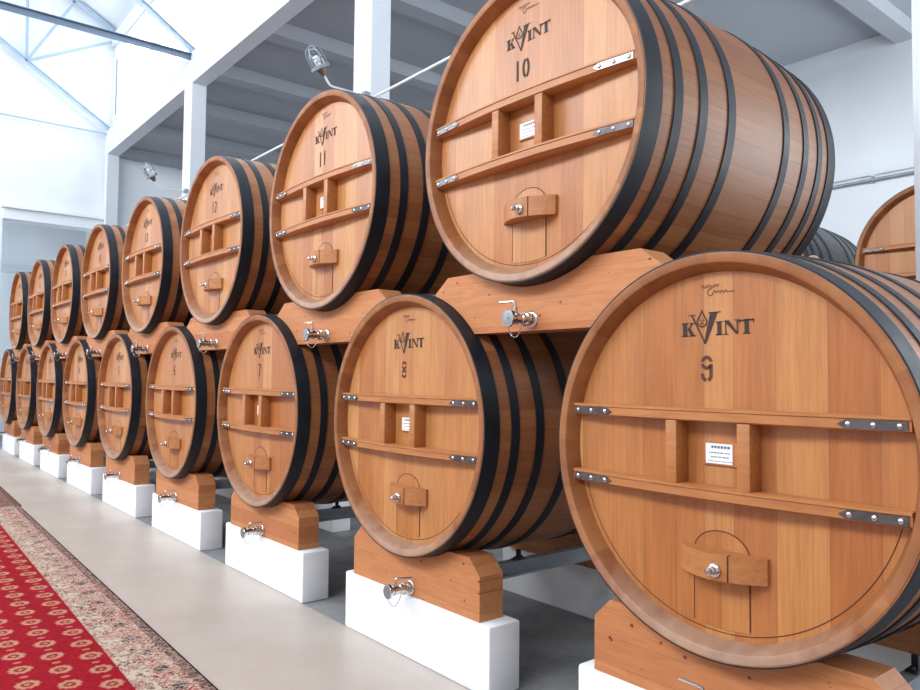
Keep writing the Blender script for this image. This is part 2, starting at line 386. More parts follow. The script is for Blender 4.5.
def logo_mb():
    mb = MB()
    for pl in ([(175,552),(210,550),(212,657),(178,659)], [(164,552),(222,547),(222,556),(164,561)], [(166,652),(224,648),(224,657),(166,661)],
               [(209,612),(244,552),(262,550),(224,606)], [(232,549),(272,546),(272,553),(232,556)], [(214,600),(236,588),(272,650),(240,653)], [(232,648),(282,645),(282,653),(232,657)],
               [(240,487),(256,486),(356,700),(350,712)], [(222,487),(280,483),(280,490),(222,494)],
               [(394,466),(452,461),(362,712),(344,712)], [(380,464),(476,457),(474,465),(380,472)],
               [(447,538),(478,535),(480,637),(449,640)], [(436,537),(490,532),(490,541),(436,546)], [(437,634),(491,630),(491,639),(437,644)],
               [(507,531),(516,530),(518,634),(509,635)], [(497,530),(536,526),(606,626),(590,632)], [(498,632),(530,629),(530,637),(498,640)], [(592,523),(601,522),(604,628),(595,630)], [(580,521),(614,518),(614,526),(580,529)],
               [(648,518),(680,515),(682,622),(650,626)], [(608,524),(718,512),(717,526),(610,538)], [(608,524),(617,523),(613,556),(609,556)], [(709,513),(718,512),(716,545),(712,545)], [(638,622),(693,617),(693,626),(638,631)]):
        mb.poly([P2(*zk(*q)) for q in pl])
    drop = [(330,452)]
    for k in range(13):
        a = math.radians(-50 + 280*k/12); drop.append((330+38*cos(a), 538+40*sin(a)))
    stroke(mb, [zk(*q) for q in drop], .0075, closed=True)
    for dx, dy, l in ((-12, -10, 7), (12, -10, 7), (0, 4, 6), (-9, 18, 8), (9, 18, 8)):
        stroke(mb, [zk(330+dx-l, 535+dy), zk(330+dx+l, 535+dy+2)], .005)
    return mb
def script_mb():
    mb = MB(); rnd = random.Random(2)
    pts = []
    for k in range(26): pts.append((-.085 + k*.0042, .842 + (.010 if k % 2 else -.008)*(1 if k % 5 else .3)))
    for i in range(0, 24, 4): stroke(mb, pts[i:i+4], .003)
    c = [(-.035+.016*cos(t*.5), .812+.018*sin(t*.5)) for t in range(2, 14)]
    stroke(mb, c, .004)
    w = [(-.015 + k*.006, .812 + .008*sin(k*1.9)) for k in range(14)] + [(.085, .808), (.10, .812)]
    stroke(mb, w, .0035)
    return mb
def arc(cx, cy, rx, ry, a0, a1, n=10): return [(cx+rx*cos(math.radians(a0+(a1-a0)*k/n)), cy+ry*sin(math.radians(a0+(a1-a0)*k/n))) for k in range(n+1)]
DIG = {  # stencil figures, width .5, height 1
 '0': [arc(.25,.5,.19,.42,100,260,14), arc(.25,.5,.19,.42,-80,80,14)],
 '1': [[(.25,0),(.25,1)]],
 '2': [arc(.25,.74,.19,.18,150,0,8)+[(.42,.6)], [(.40,.55),(.10,.12)], [(.05,.08),(.46,.08)]],
 '3': [arc(.24,.74,.19,.18,150,-70,10), arc(.24,.27,.2,.19,70,-150,10)],
 '4': [[(.36,0),(.36,1)], [(.30,.95),(.05,.34)], [(.05,.28),(.5,.28)]],
 '5': [[(.44,.92),(.1,.92)], [(.1,.86),(.1,.56)], arc(.24,.30,.2,.22,110,-150,12)],
 '6': [arc(.25,.70,.19,.22,30,180,8)+[(.06,.54)], [(.06,.48),(.06,.28)], arc(.25,.28,.19,.20,200,340,8), arc(.25,.30,.19,.20,10,150,8)],
 '7': [[(.05,.92),(.46,.92)], [(.44,.84),(.30,.45),(.22,0)]],
 '8': [arc(.25,.77,.17,.16,5,175,8), arc(.25,.72,.17,.16,185,355,8), arc(.25,.29,.18,.16,5,175,8), arc(.25,.24,.18,.16,185,355,8)],
 '9': [arc(.25,.755,.19,.17,4,176,10), arc(.25,.70,.19,.17,184,325,10), [(.44,.68),(.44,.29)]+arc(.25,.27,.19,.19,-8,-72,5), arc(.25,.27,.19,.19,-96,-180,6)+[(.06,.33)]],
}
def number_mb(txt):
    mb = MB(); h = .138; adv = .080; kx = .92; ac = -.058
    for i, ch in enumerate(txt):
        a0 = ac + (i-(len(txt)-1)/2)*adv - h*.25*kx
        for s in DIG[ch]: stroke(mb, [(a0+x*h*kx, .352+y*h) for x, y in s], .0185)
    return mb

# ------------------------------------------------------------------ barrel
def rad(x): return 1 + BULGE*(1-((x-L/2)/(L/2))**2)
def barrel_proto():
    root = empty('wine_barrel', (0, 0, 0)); up = (0, 0, 1.0)
    def part(mb, name, mat, parent=root, smooth=35, recalc=True):
        return mb.build(name, mat, parent, smooth, up if parent is root else None, recalc)
    xs = [L*k/28 for k in range(29)]
    mb = MB(); mb.lathe([(.004, .97)] + [(max(.004, min(L-.004, x)), rad(x)) for x in xs] + [(L-.004, .97)], 132); part(mb, 'stave_body', M_STAVE)
    for x0, s in ((0, 1), (L, -1)):
        mb = MB(); f = lambda x: x0+s*x
        mb.lathe([(f(.006), .999), (f(.0), .992), (f(.0), .957), (f(.004), .950), (f(HX+.004), .911), (f(HX+.03), .911), (f(HX+.03), .97), (f(.012), .985)], 132, close=True); part(mb, 'rim', M_RIM)
        mb = MB(); mb.lathe([(f(HX), 0), (f(HX), .914), (f(HX+.03), .914), (f(HX+.03), 0)], 96); part(mb, 'head_panel' , M_HEAD)
    t = .0085
    for a, b in ((.006, .135), (.24, .312), (.468, .542), (.752, .828), (L-.828, L-.752), (L-.542, L-.468), (L-.312, L-.24), (L-.135, L-.006)):
        mb = MB(); n = 5; px = [a+(b-a)*k/(n-1) for k in range(n)]
        mb.lathe([(x, rad(x)-.001) for x in (a, b)] [:1] + [(x, rad(x)+t) for x in px] + [(b, rad(b)-.001)], 132)
        h = part(mb, 'hoop', M_HOOP)
        if .2 < a < L-.5 or True:      # rivets where the strip overlaps
            rv = MB()
            for k in range(2):
                aa = 2.2; xx = a+(b-a)*(.3+.4*k); r = rad(xx)+t
                rv.ball((xx, r*sin(aa), r*cos(aa)), .012, 8)
            rv.build('rivet', M_HOOP, h)
    # two bowed crossbars with a raised bead, steel end straps and screws
    for zb, zt in ((.155, .222), (-.229, -.163)):
        ymax = sqrt(.938**2 - max(abs(zb), abs(zt))**2)
        def fx(y): return -.058*(1-(y/ymax)**2) + .036
        ys = [-ymax + 2*ymax*k/24 for k in range(25)]
        mb = MB()
        def ring(y):
            f = fx(y); b_ = .010
            return [(HX+.002, y, zb), (f+.012, y, zb), (f, y, zb+.008), (f, y, zt-.017), (f-.007, y, zt-.014), (f-.007, y, zt-.003), (f-.001, y, zt), (HX+.002, y, zt)]
        rs = [[mb.bm.verts.new(p) for p in ring(y)] for y in ys]
        for A, B in zip(rs, rs[1:]):
            for k in range(8): mb.bm.faces.new([A[k], A[(k+1) % 8], B[(k+1) % 8], B[k]])
        mb.bm.faces.new(rs[0]); mb.bm.faces.new(rs[-1][::-1])
        bar = part(mb, 'crossbar', M_BAR)
        zc = (zb+zt)/2 - .006; hh = .020
        for sgn, y_in in ((1, .605), (-1, -.63)):
            st = MB(); ye = sgn*(ymax-.012); yt = y_in; yb = y_in + sgn*.035
            prof = [(yt, zc), (yb, zc+hh), ((yb+ye)/2, zc+hh), (ye, zc+hh), (ye, zc-hh), ((yb+ye)/2, zc-hh), (yb, zc-hh)]
            st.loft([(fx(y)-.008, y, z) for y, z in prof], [(fx(y)+.001, y, z) for y, z in prof])
            so = st.build('end_strap', M_STRAP, bar, 35)
            for k in range(3):
                sc = MB(); y = yb + (ye-yb)*(.04+.42*k); sc.ball((fx(y)-.008, y, zc), .0135, 12, (.6, 1, 1)); sc.build('screw', M_CHROME, so) if False else sc.build('screw', M_CHROME, bar)
    # two dividers between the crossbars
    for y0, y1 in ((.168, .234), (-.235, -.168)):
        mb = MB(); mb.box(-.018, HX+.002, y0, y1, -.164, .156, .004); part(mb, 'divider', M_BAR)
    # hatch with an arched top, its seam, the bowed clamp bar and its bolt
    HC = .020; hw = .152; zs = -.50; zb2 = -.855
    out = [(-hw+HC, zb2), ] + [(HC - hw*cos(pi*k/20), zs + .112*sin(pi*k/20)) for k in range(21)] + [(hw+HC, zb2)]
    zbot = lambda a: -sqrt(.868**2 - a*a)
    bot = [(HC+hw-2*hw*k/8, zbot(HC+hw-2*hw*k/8)) for k in range(9)]
    full = out[1:-1] + bot
    mb = MB(); mb.loft([P2(a, b, HX-.0035) for a, b in full], [P2(a, b, HX+.004) for a, b in full])
    hatch = part(mb, 'hatch', M_HEAD, smooth=20)
    mb = MB(); seam = [(HC-hw, zbot(HC-hw)+.004)] + out[1:-1] + [(HC+hw, zbot(HC+hw)+.004)]
    stroke(mb, seam, .0055, HX-.0042); mb.build('hatch_seam', M_SEAM, hatch, 0, None, True)  # dark strip drawn in place of a cut gap round the hatch
    mb = MB(); stroke(mb, arc(0, 0, .885, .885, 196, 344, 60), .0045, HX-.0012); part(mb, 'croze_line', M_SEAM, smooth=0)
    mb = MB(); zt, zb = -.478, -.602; yc = -.036; hb = .236
    def bx(y): return .068 - .108*(1-((y-yc)/hb)**2)
    ys = [yc-hb + 2*hb*k/24 for k in range(25)]
    front = [(bx(y), y) for y in ys]; back = [(HX-.002, y) for y in reversed(ys)]
    mb.loft([(x, y, zb) for x, y in front+back], [(x, y, zt) for x, y in front+back])
    clamp = part(mb, 'clamp_bar', M_BAR)
    mb = MB(); yj = -.122; mb.box(bx(yj)-.001, bx(yj)+.03, yj-.004, yj+.004, zb-.0005, zt+.0008); mb.build('bar_joint', M_SEAM, clamp, 0)
    yb_, zb_ = -.060, -.553; x0 = bx(yb_)
    mb = MB(); mb.lathe([(x0+.01, 0), (x0+.01, .033), (x0-.008, .034), (x0-.014, .028), (x0-.016, .021), (x0-.036, .021), (x0-.038, .016), (x0-.060, .016), (x0-.066, .010), (x0-.066, 0)], 20, 'X', (0, yb_, zb_))
    mb.build('bolt', M_CHROME, clamp)
    # paper card between the dividers
    c = MB(); c.box(HX-.012, HX, -.124, .072, -.064, .054, .002, 1); holder = part(c, 'card_holder', M_BAR)
    c = MB(); c.box(HX-.016, HX-.0118, -.092, .056, -.054, .046); card = c.build('label_card', M_CARD, holder, 0)
    pr = MB(); rnd = random.Random(5)
    for b, h, a0, a1 in ((.022, .013, -.024, .074), (-.003, .006, -.036, .080), (-.024, .006, -.026, .074), (-.044, .004, -.042, .080)):
        a = a0
        while a < a1:
            w = rnd.uniform(.006, .016)
            pr.poly([P2(a, b, HX-.0166), P2(a+w, b, HX-.0166), P2(a+w, b+h, HX-.0166), P2(a, b+h, HX-.0166)]); a += w + .004
    pr.build('print', M_PRINT, card, 0)
    part(logo_mb(), 'maker_stencil', M_INK, smooth=0)
    part(script_mb(), 'cask_script', M_INK2, smooth=0)
    # bung in the top stave
    mb = MB(); mb.lathe([(rad(1.0)-.02, 0), (rad(1)-.02, .024), (rad(1)+.012, .024), (rad(1)+.022, .032), (rad(1)+.040, .035), (rad(1)+.056, .030), (rad(1)+.066, .018), (rad(1)+.070, 0)], 20, 'Z', (L/2, 0, 0)); part(mb, 'bung', M_BUNG)
    return root
proto = barrel_proto()
NUM = {}
used = [False]
ORD = ['nearest', 'second', 'third', 'fourth', 'fifth', 'sixth', 'seventh', 'eighth', 'ninth']
def place_barrel(x, y, zc, label, group, num=None):
    if used[0]: o = copy_tree(proto)
    else: o = proto; used[0] = True
    o.location = (x, y, zc - 1.0 + FZ); tag(o, label, 'barrel', group)
    return o, num
ROT = {}
todo = []
low_lab = {9: 'big oak barrel stencilled 9, nearest of the lower row', 8: 'oak barrel stencilled 8, second from the right in the lower row',
           7: 'oak barrel stencilled 7, third from the right in the lower row'}
up_lab = {10: 'big oak barrel stencilled 10, nearest of the upper row', 11: 'oak barrel stencilled 11, second from the right in the upper row'}
nth = ['first', 'second', 'third', 'fourth', 'fifth', 'sixth', 'seventh', 'eighth', 'ninth']
for i in range(9):
    k = 9-i
    lab = low_lab.get(k) or ('oak barrel at the far left end of the lower row' if i == 8 else 'oak barrel, %s from the right in the lower row' % nth[i])
    todo.append((place_barrel(0, i*PITCH, 0, lab, 'oak barrels in the lower row'), str(k)))
for i in range(8):
    k = 10+i
    lab = up_lab.get(k) or ('oak barrel at the far left end of the upper row' if i == 7 else 'oak barrel, %s from the right in the upper row' % nth[i])
    todo.append((place_barrel(-.017, UP_DY + i*PITCH, UP_DZ, lab, 'oak barrels in the upper row'), str(k)))
RX, RY = 7.5, 1.45
todo.append((place_barrel(RX, RY, UP_DZ, 'oak barrel of the rack behind, its pale head half out of frame at right edge', 'barrels on the rack behind'), '18'))
todo.append((place_barrel(RX, RY+PITCH, UP_DZ, 'dusty hooped barrel of the rack behind, peeping between barrels 10 and 9', 'barrels on the rack behind'), None))
for k, d in enumerate((-1.3593, 1.3315, 4.0223)):
    todo.append((place_barrel(RX, RY+d, 0, ['lower barrel of the rack behind, at its right end', 'lower barrel of the rack behind, second from right', 'lower barrel of the rack behind, third from right'][k], 'barrels on the rack behind'), None))
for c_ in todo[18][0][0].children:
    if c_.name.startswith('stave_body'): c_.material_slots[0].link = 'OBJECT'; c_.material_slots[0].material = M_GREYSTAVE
for (o, _), txt in todo:
    if txt:
        number_mb(txt).build('stencilled_number', M_INK2 if txt in ('9', '8', '7', '5', '6') else M_INK, o, 0, (0, 0, 1.0))

# ------------------------------------------------------------------ plinths, saddle beams, rails
def circ_pts(cy, cz, r, y0, y1, n, sgn):
    return [(y0+(y1-y0)*k/n, cz + sgn*sqrt(max(0, r*r-(y0+(y1-y0)*k/n-cy)**2))) for k in range(n+1)]
def low_saddle_profile(r):
    zt, hw = -.905, .83
    ya = sqrt(r*r - zt*zt)
    top = circ_pts(0, 0, r, ya, -ya, 20, -1)
    return [(-hw, -1.33), (hw, -1.33), (hw, -1.02), (.715, zt)] + top + [(-.715, zt), (-hw, -1.02)]
def up_saddle_profile(r):
    zt = 1.10-UP_DZ; zb = .672-UP_DZ; c = UP_DZ
    ya = sqrt(r*r-zt*zt); ye = 1.02
    def flank(off, sg):
        yb = off - sqrt(r*r-.672**2)
        return [(sg*y, z) for y, z in circ_pts(off, -c, r, yb, ye, 12, 1)]
    right = flank(PITCH-UP_DY, 1)
    left = flank(UP_DY, -1)[::-1]
    return right + [(1.02, .99-c), (.87, zt)] + circ_pts(0, 0, r, ya, -ya, 20, -1) + [(-.87, zt), (-1.02, .99-c)] + left
def saddle(profile, x0, x1):
    pad = .0125
    A = profile(rad(x0)+pad); B = profile(rad(x1)+pad)
    if x1 > L/2: pass
    mb = MB(); mb.loft([(x0, y, z) for y, z in A], [(x1, y, z) for y, z in B])
    bmesh.ops.recalc_face_normals(mb.bm, faces=mb.bm.faces)
    return mb
XF0, XF1, XR0, XR1 = .128, .345, L-.345, L-.128
def make_meshes():
    d = {}
    for key, prof in (('low', low_saddle_profile), ('up', up_saddle_profile)):
        for side, (a, b) in (('front', (XF0, XF1)), ('rear', (XR0, XR1))):
            d[key+side] = saddle(prof, a, b).build('saddle_beam', M_PINE, None, 25)
    for side, (a, b) in (('front', (.115, .405)), ('rear', (L-.27, L+.02))):
        mb = MB(); mb.box(a, b, -.95, .95, 0, .4795, .018, 2); d['blk'+side] = mb.build('plinth_block', M_WHITE, None, 40)
    return d
SRC = make_meshes(); first = {}
def inst(key, loc, label, cat, group):
    o = SRC[key]
    if key in first: o = o.copy(); COL.objects.link(o)
    first[key] = 1
    o.location = loc; tag(o, label, cat, group); return o
lown = lambda i: 'barrel %d' % (9-i) if i < 3 else ('the leftmost lower barrel' if i == 8 else 'the %s lower barrel from right' % nth[i])
upn = lambda i: 'barrel %d' % (10+i) if i < 2 else ('the leftmost upper barrel' if i == 7 else 'the %s upper barrel from right' % nth[i])
for i in range(9):
    y = i*PITCH
    for side, w in (('front', 'front'), ('rear', 'rear')):
        inst('blk'+side, (0, y, 0), 'white painted plinth block under the %s of %s' % (w, lown(i)), 'plinth', 'white plinths, %s line' % w)
        inst('low'+side, (0, y, FZ), 'chamfered pine saddle beam under the %s of %s' % (w, lown(i)), 'beam', 'lower saddle beams, %s line' % w)
for i in range(8):
    y = UP_DY+i*PITCH
    for side, w in (('front', 'front'), ('rear', 'rear')):
        inst('up'+side, (-.017, y, UP_DZ+FZ), 'knotty pine saddle beam carrying the %s of %s' % (w, upn(i)), 'beam', 'upper saddle beams, %s line' % w)
for k, d in enumerate((-1.3593, 1.3315, 4.0223)):
    for side in ('front', 'rear'):
        inst('blk'+side, (RX, RY+d, 0), 'plinth of the rack behind, %s line, %s from right' % (side, nth[k]), 'plinth', 'plinths of the rack behind')
        inst('low'+side, (RX, RY+d, FZ), 'lower saddle of the rack behind, %s line, %s from right' % (side, nth[k]), 'beam', 'saddles of the rack behind')
for k, d in enumerate((0, PITCH)):
    for side in ('front', 'rear'):
        inst('up'+side, (RX, RY+d, UP_DZ+FZ), 'upper saddle of the rack behind, %s line, %s from right' % (side, nth[k]), 'beam', 'saddles of the rack behind')
# steel channels along the barrels between front and rear beams
def rail_proto():
    root = empty('steel_rail', (0, 0, 0))
    mb = MB(); w = .075; h = .11; t = .014; x0, x1 = XF1+.002, XR0-.002
    mb.box(x0, x1, 0, w, 0, t); mb.box(x0, x1, 0, w, h-t, h); mb.box(x0, x1, w/2-t/2, w/2+t/2, t*.98, h-t*.98); mb.build('channel', M_RAIL, root, 0)
    for x in (.62, 1.55):
        mb = MB(); mb.box(x-.05, x+.05, .01, .065, h, h+.012, .002); mb.box(x-.012, x+.012, .02, .05, h+.01, h+.075); mb.ball((x+.03, .037, h+.016), .014, 8); mb.ball((x-.03, .037, h+.016), .014, 8)
        mb.build('bracket', M_BLACK, root)
    for x in (x0, x1-.012):
        mb = MB(); mb.box(x, x+.012, -.035, w+.035, -.05, h+.03, .002); mb.build('end_plate', M_RAIL, root)
    return root
rp = rail_proto(); ru = False
for i in range(9):
    for s, nm in ((-1, 'right'), (1, 'left')):
        o = rp if not ru else copy_tree(rp); ru = True
        o.location = (0, i*PITCH + s*.70 - .037, FZ - 1.10)
        tag(o, 'grey steel rail along the %s underside of %s' % (nm, lown(i)), 'rail', 'steel rails under the lower row')

# ------------------------------------------------------------------ tap valves
def tap_proto(up):
    root = empty('tap_valve', (0, 0, 0)); r = .036
    mb = MB(); mb.lathe([(0, 0), (0, .062), (-.012, .064), (-.016, .06), (-.018, .05)] + [(-.04, .05), (-.042, 0)], 28); mb.build('wall_flange', M_CHROME, root)
    mb = MB(); mb.lathe([(-.04, 0), (-.04, r), (-.06, r), (-.063, .052), (-.085, .054), (-.09, .042), (-.12, .040), (-.125, .033), (-.15, .033), (-.155, .043), (-.19, .043), (-.195, .034), (-.23, .034), (-.23, 0)], 28); mb.build('valve_body', M_CHROME, root)
    mb = MB(); mb.lathe([(-.228, 0), (-.228, .058), (-.232, .064), (-.252, .064), (-.256, .061), (-.2555, .055)], 32); mb.build('cap_ring', M_CHROME, root)
    mb = MB(); mb.lathe([(-.250, 0), (-.2535, .056), (-.2540, .054), (-.2535, .012), (-.259, .010), (-.259, 0)], 32); mb.build('cap_disc', M_DISC, root)
    mb = MB()
    if up:
        mb.lathe([(.03, 0), (.03, .019), (.07, .019), (.075, .014), (.085, .014), (.085, 0)], 14, 'Z', (-.172, 0, 0)); mb.build('valve_stem', M_CHROME, root)
        mb = MB(); mb.tube([(-.172, 0, .08), (-.172, 0, .108), (-.172, .006, .121), (-.174, .02, .127), (-.18, .16, .131)], .0085, 10); mb.build('lever', M_CHROME, root)
    else:
        mb.lathe([(.03, 0), (.03, .019), (.06, .019), (.064, .013), (.072, .013), (.072, 0)], 14, 'Z', (-.172, 0, 0)); mb.build('valve_stem', M_CHROME, root)
        mb = MB(); mb.tube([(-.172, 0, .066), (-.172, 0, .092), (-.166, -.004, .102), (-.15, -.012, .105), (-.03, -.055, .100)], .0085, 10); mb.build('lever', M_CHROME, root)
    mb = MB(); n = 22
    a, b = Vector((-.24, .01, -.064)), Vector((-.11, -.01, -.042))
    pts = [a.lerp(b, k/n) + Vector((0, 0, -.085*(1-(2*k/n-1)**2))) for k in range(n+1)]
    for k in range(n):
        p, q = pts[k], pts[k+1]; t = (q-p); m = (p+q)/2; tn = t.normalized(); sd = Vector((0, 1, 0)) if k % 2 else tn.cross(Vector((0, 1, 0)))
        loop = [m + tn*t.length*.72*cos(2*pi*j/8) + sd*.0045*sin(2*pi*j/8) for j in range(8)]
        mb.tube(loop, .0019, 5, closed=True)
    mb.build('hanging_chain', M_CHROME, root)
    return root
tu, tl = tap_proto(True), tap_proto(False)
for t_ in (tu, tl):
    for c_ in t_.children: c_.data.transform(Matrix.Scale(.86, 4))
tu, tl = tu, tl; fu = fl_ = False
for i in range(8):
    o = tu if i == 0 else copy_tree(tu); o.location = (XF0-.0165, UP_DY+i*PITCH-.012, .742+FZ)
    tag(o, 'chrome tap valve with raised lever on the beam under %s' % upn(i), 'tap', 'chrome taps on the upper beams')
for i in range(9):
    o = copy_tree(tu) if i == 0 else (tl if i == 1 else copy_tree(tl))
    o.location = (XF0+.0005, i*PITCH-.012, -1.266+FZ) if i else (XF0+.0005, .012, -1.250+FZ)
    tag(o, ('chrome tap valve with hanging chain on the beam under %s' if i else 'chrome tap under %s, only its raised lever in view at bottom edge') % lown(i), 'tap', 'chrome taps on the lower beams')

# ------------------------------------------------------------------ building (world z = z + FZ)
def B(mb, x0, x1, y0, y1, z0, z1, bev=0): return mb.box(x0, x1, y0, y1, z0+FZ, z1+FZ, bev)
ZF = -FZ
YN, YW = -7.0, 25.2       # open near end, far wall
XL, XC, XB = -13.0, 3.2, 14.3
struct(B(MB(), XL-.4, XB+.4, YN, YW+3.6, ZF-.25, ZF), 'floor', M_FLOOR)
# far wall with its wide opening and lintel
w = MB(); B(w, XL, .28, YW, YW+.35, ZF, 14.5); B(w, .28, 3.2, YW, YW+.35, 5.62, 14.5); B(w, 3.2, 3.6, YW, YW+.35, ZF, 14.5); B(w, 3.6, XB, YW, YW+.35, ZF, 8.4)
struct(w, 'wall_far', M_WALL)
w = MB(); B(w, .28, 3.2, YW-.08, YW+.6, 5.24, 5.58); B(w, .22, 3.2, YW-.22, YW+.1, 5.58, 5.66); struct(w, 'trim_1', M_WALL)
w = MB(); B(w, -5, 3.6, YW+3.1, YW+3.4, ZF, 6.2); B(w, 3.4, 3.6, YW+.35, YW+3.1, ZF, 6.2); B(w, -5, 3.6, YW+.6, YW+3.4, 6.2, 6.4)
struct(w, 'wall_recess', M_WALL)
w = MB(); B(w, .2, 3.4, YW+2.98, YW+3.1, 3.9, 4.1); struct(w, 'trim_2', M_CONC)
# columns
for i, yc in enumerate((-.10, 8.55, 17.05, 25.0)):
    w = MB(); hw = .28 if i < 3 else .19
    w.box(XC, XC+.38, yc-hw, yc+hw, 0, 7.80+FZ, .012)
    o = w.build('concrete_column', M_CONC, None, 0)
    tag(o, ['white column at the far right edge of the frame', 'tall white column rising behind barrel 11', 'white column behind the third upper barrel from the right', 'white column against the far wall'][i], 'column', 'square white columns'); o['kind'] = 'structure'
w = MB(); B(w, XC, XC+.38, YN, YW, 7.80, 8.62, .012); struct(w, 'trim_3', M_CONC)
# aisle ceiling with downstand ribs, back wall
w = MB(); B(w, XC+.38, XB+.3, YN, YW, 8.12, 8.5); struct(w, 'ceiling', M_CEIL)
w = MB()
y = 25.2-.5
while y > -6:
    B(w, XC+.38, XB, y, y+.42, 7.80, 8.122); y -= 2.96
struct(w, 'trim_4', M_CEIL)
w = MB(); B(w, XB, XB+.3, YN, YW+.35, ZF, 8.5); struct(w, 'wall_back', M_WALL)
# clerestory wall above the columns, with glazed bays
w = MB(); B(w, 3.42, 3.6, YN, YW, 8.62, 8.95); B(w, 3.42, 3.6, YN, YW, 11.45, 12.2)
bays = [(-6.6, -.4), (.3, 8.2), (8.9, 16.7), (17.4, 24.7)]
edges = [YN] + [v for b in bays for v in b] + [YW]
for a, b in zip(edges[0::2], edges[1::2]): B(w, 3.42, 3.6, a, b, 8.95, 11.45)
struct(w, 'wall_clerestory', M_WALL)
for i, (a, b) in enumerate(bays):
    f = MB(); n = 4
    for k in range(n+1):
        yy = a + (b-a)*k/n; B(f, 3.44, 3.56, max(a, yy-.05), min(b, yy+.05), 8.95, 11.45)
    for z in (8.95, 10.2, 11.37): B(f, 3.445, 3.555, a, b, z, z+.08)
    win = struct(f, 'window_%d' % (i+1), M_WALL)
    g = MB(); B(g, 3.56, 3.575, a, b, 8.95, 11.45); pane = g.build('pane', M_PANE, win, 0)
w = MB(); B(w, 3.40, 3.415, 24.78, 24.86, 9.2, 11.1); struct(w, 'trim_6', M_RAIL)  # dark strip standing in for the shaded slot beside the window frame
w = MB(); B(w, 3.26, 3.42, YN, YW, 11.62, 11.95, .02); struct(w, 'trim_5', M_CONC)
# pitched hall roof
def zr(x): return 12.1 + (3.6-x)*.55 if x > -4.7 else 12.1 + 8.3*.55 - (-4.7-x)*.55
w = MB()
for xa, xb in ((3.75, -4.7), (-4.7, XL-.2)):
    A = [(xa, YN, zr(xa)+FZ), (xb, YN, zr(xb)+FZ), (xb, YN, zr(xb)+.2+FZ), (xa, YN, zr(xa)+.2+FZ)]
    w.loft(A, [(x, YW+.3, z) for x, _, z in A])
struct(w, 'ceiling_hall', M_CONC)
w = MB(); B(w, XL, 3.6, YW+.001, YW+.35, 14.4, 16.6); struct(w, 'wall_gable', M_WALL)
# left hall wall: clerestory strip and tall openings added below for fill (behind the camera's left)
w = MB(); B(w, XL-.3, XL, YN, YW, ZF, -.2); B(w, XL-.3, XL, YN, YW, 4.6, 7.9); B(w, XL-.3, XL, YN, YW, 11.4, 12.2)
for k in range(5):
    y = YN + (YW-YN-.6)*k/4; B(w, XL-.3, XL, y, y+.6, -.2, 4.6); B(w, XL-.3, XL, y, y+.6, 7.9, 11.4)
struct(w, 'wall_left', M_WALL)
# roof trusses
def truss(y, label):
    root = empty('roof_truss', (3.42, y, 8.56+FZ)); O = Vector((3.42, y, 8.56))
    def mem(name, segs, wd=.09, h=.13, mt=M_TRUSS):
        for a, b in segs:
            mb = MB(); pa = Vector((a[0], y, a[1])) - O; pb = Vector((b[0], y, b[1])) - O
            t = (pb-pa).normalized(); up = Vector((0, 1, 0)); sd = t.cross(up)
            # angle section: two thin flanges
            q1 = [(-wd/2, -h/2), (wd/2, -h/2), (wd/2, -h/2+.02), (-wd/2, -h/2+.02)]; q2 = [(-.01, -h/2), (.01, -h/2), (.01, h/2), (-.01, h/2)]
            for q in (q1, q2): mb.loft([pa + up*u + sd*v for u, v in q], [pb + up*u + sd*v for u, v in q])
            mb.build(name, mt, root, 0)
    mem('tie_beam', [((3.41, 8.50), (-12.9, 8.40))], *((.16, .16, M_TIE_SHADE) if y < 20 else (.05, .05)))
    mem('lower_chord', [((3.38, 8.58), (-4.7, 13.9)), ((-4.7, 13.9), (-12.8, 8.58))], .14, .16)
    mem('upper_chord', [((3.38, 12.05), (-4.7, 16.45)), ((-4.7, 16.45), (-12.8, 12.05))], .14, .16)
    mem('web_member', [((.74, 10.35), (3.34, 11.75)), ((.74, 10.35), (.70, 13.5)), ((.74, 10.35), (2.1, 12.75)), ((-2.0, 12.15), (.70, 13.5)), ((-2.0, 12.15), (-2.0, 14.95))], .07, .09)
    mb = MB(); mb.box(-.16, 0, -.14, .14, -.12, .05, .01); mb.build('foot_plate', M_TRUSS, root, 0)
    return tag(root, label, 'truss', 'hall roof trusses')
truss(16.9, 'steel roof truss whose long tie beam crosses the top left of the frame')
truss(24.95, 'paler steel roof truss close against the far wall')
truss(8.6, 'steel roof truss nearest the camera, above the top of the frame')
# conduits
mb = MB(); mb.tube([(3.182, 24.6, 4.95+FZ), (3.182, 17.0, 4.93+FZ), (3.182, 8.55, 4.93+FZ), (3.182, 6.0, 4.93+FZ), (3.182, 3.2, 4.36+FZ), (3.182, 2.32, 4.216+FZ), (3.182, 1.9, 4.24+FZ), (3.182, .2, 4.7+FZ), (3.182, -.2, 4.72+FZ)], .022, 10)
o = mb.build('conduit', M_PIPE); tag(o, 'thin white conduit strung along the columns behind the upper barrels', 'conduit')
for zz, r, lab in ((4.86, .04, 'lower grey pipe along the bright back wall'), (4.99, .022, 'thin upper white pipe along the bright back wall')):
    mb = MB(); mb.tube([(XB-.06, YN, zz+FZ), (XB-.06, YW, zz+FZ)], r, 10)
    for k in range(12): yy = -5.5+2.6*k; mb.box(XB-.07, XB, yy-.04, yy+.04, zz+FZ-r-.02, zz+FZ+r+.02)
    o = mb.build('wall_pipe', M_RAIL if r > .03 else M_PIPE); tag(o, lab, 'pipe', 'back wall pipes')
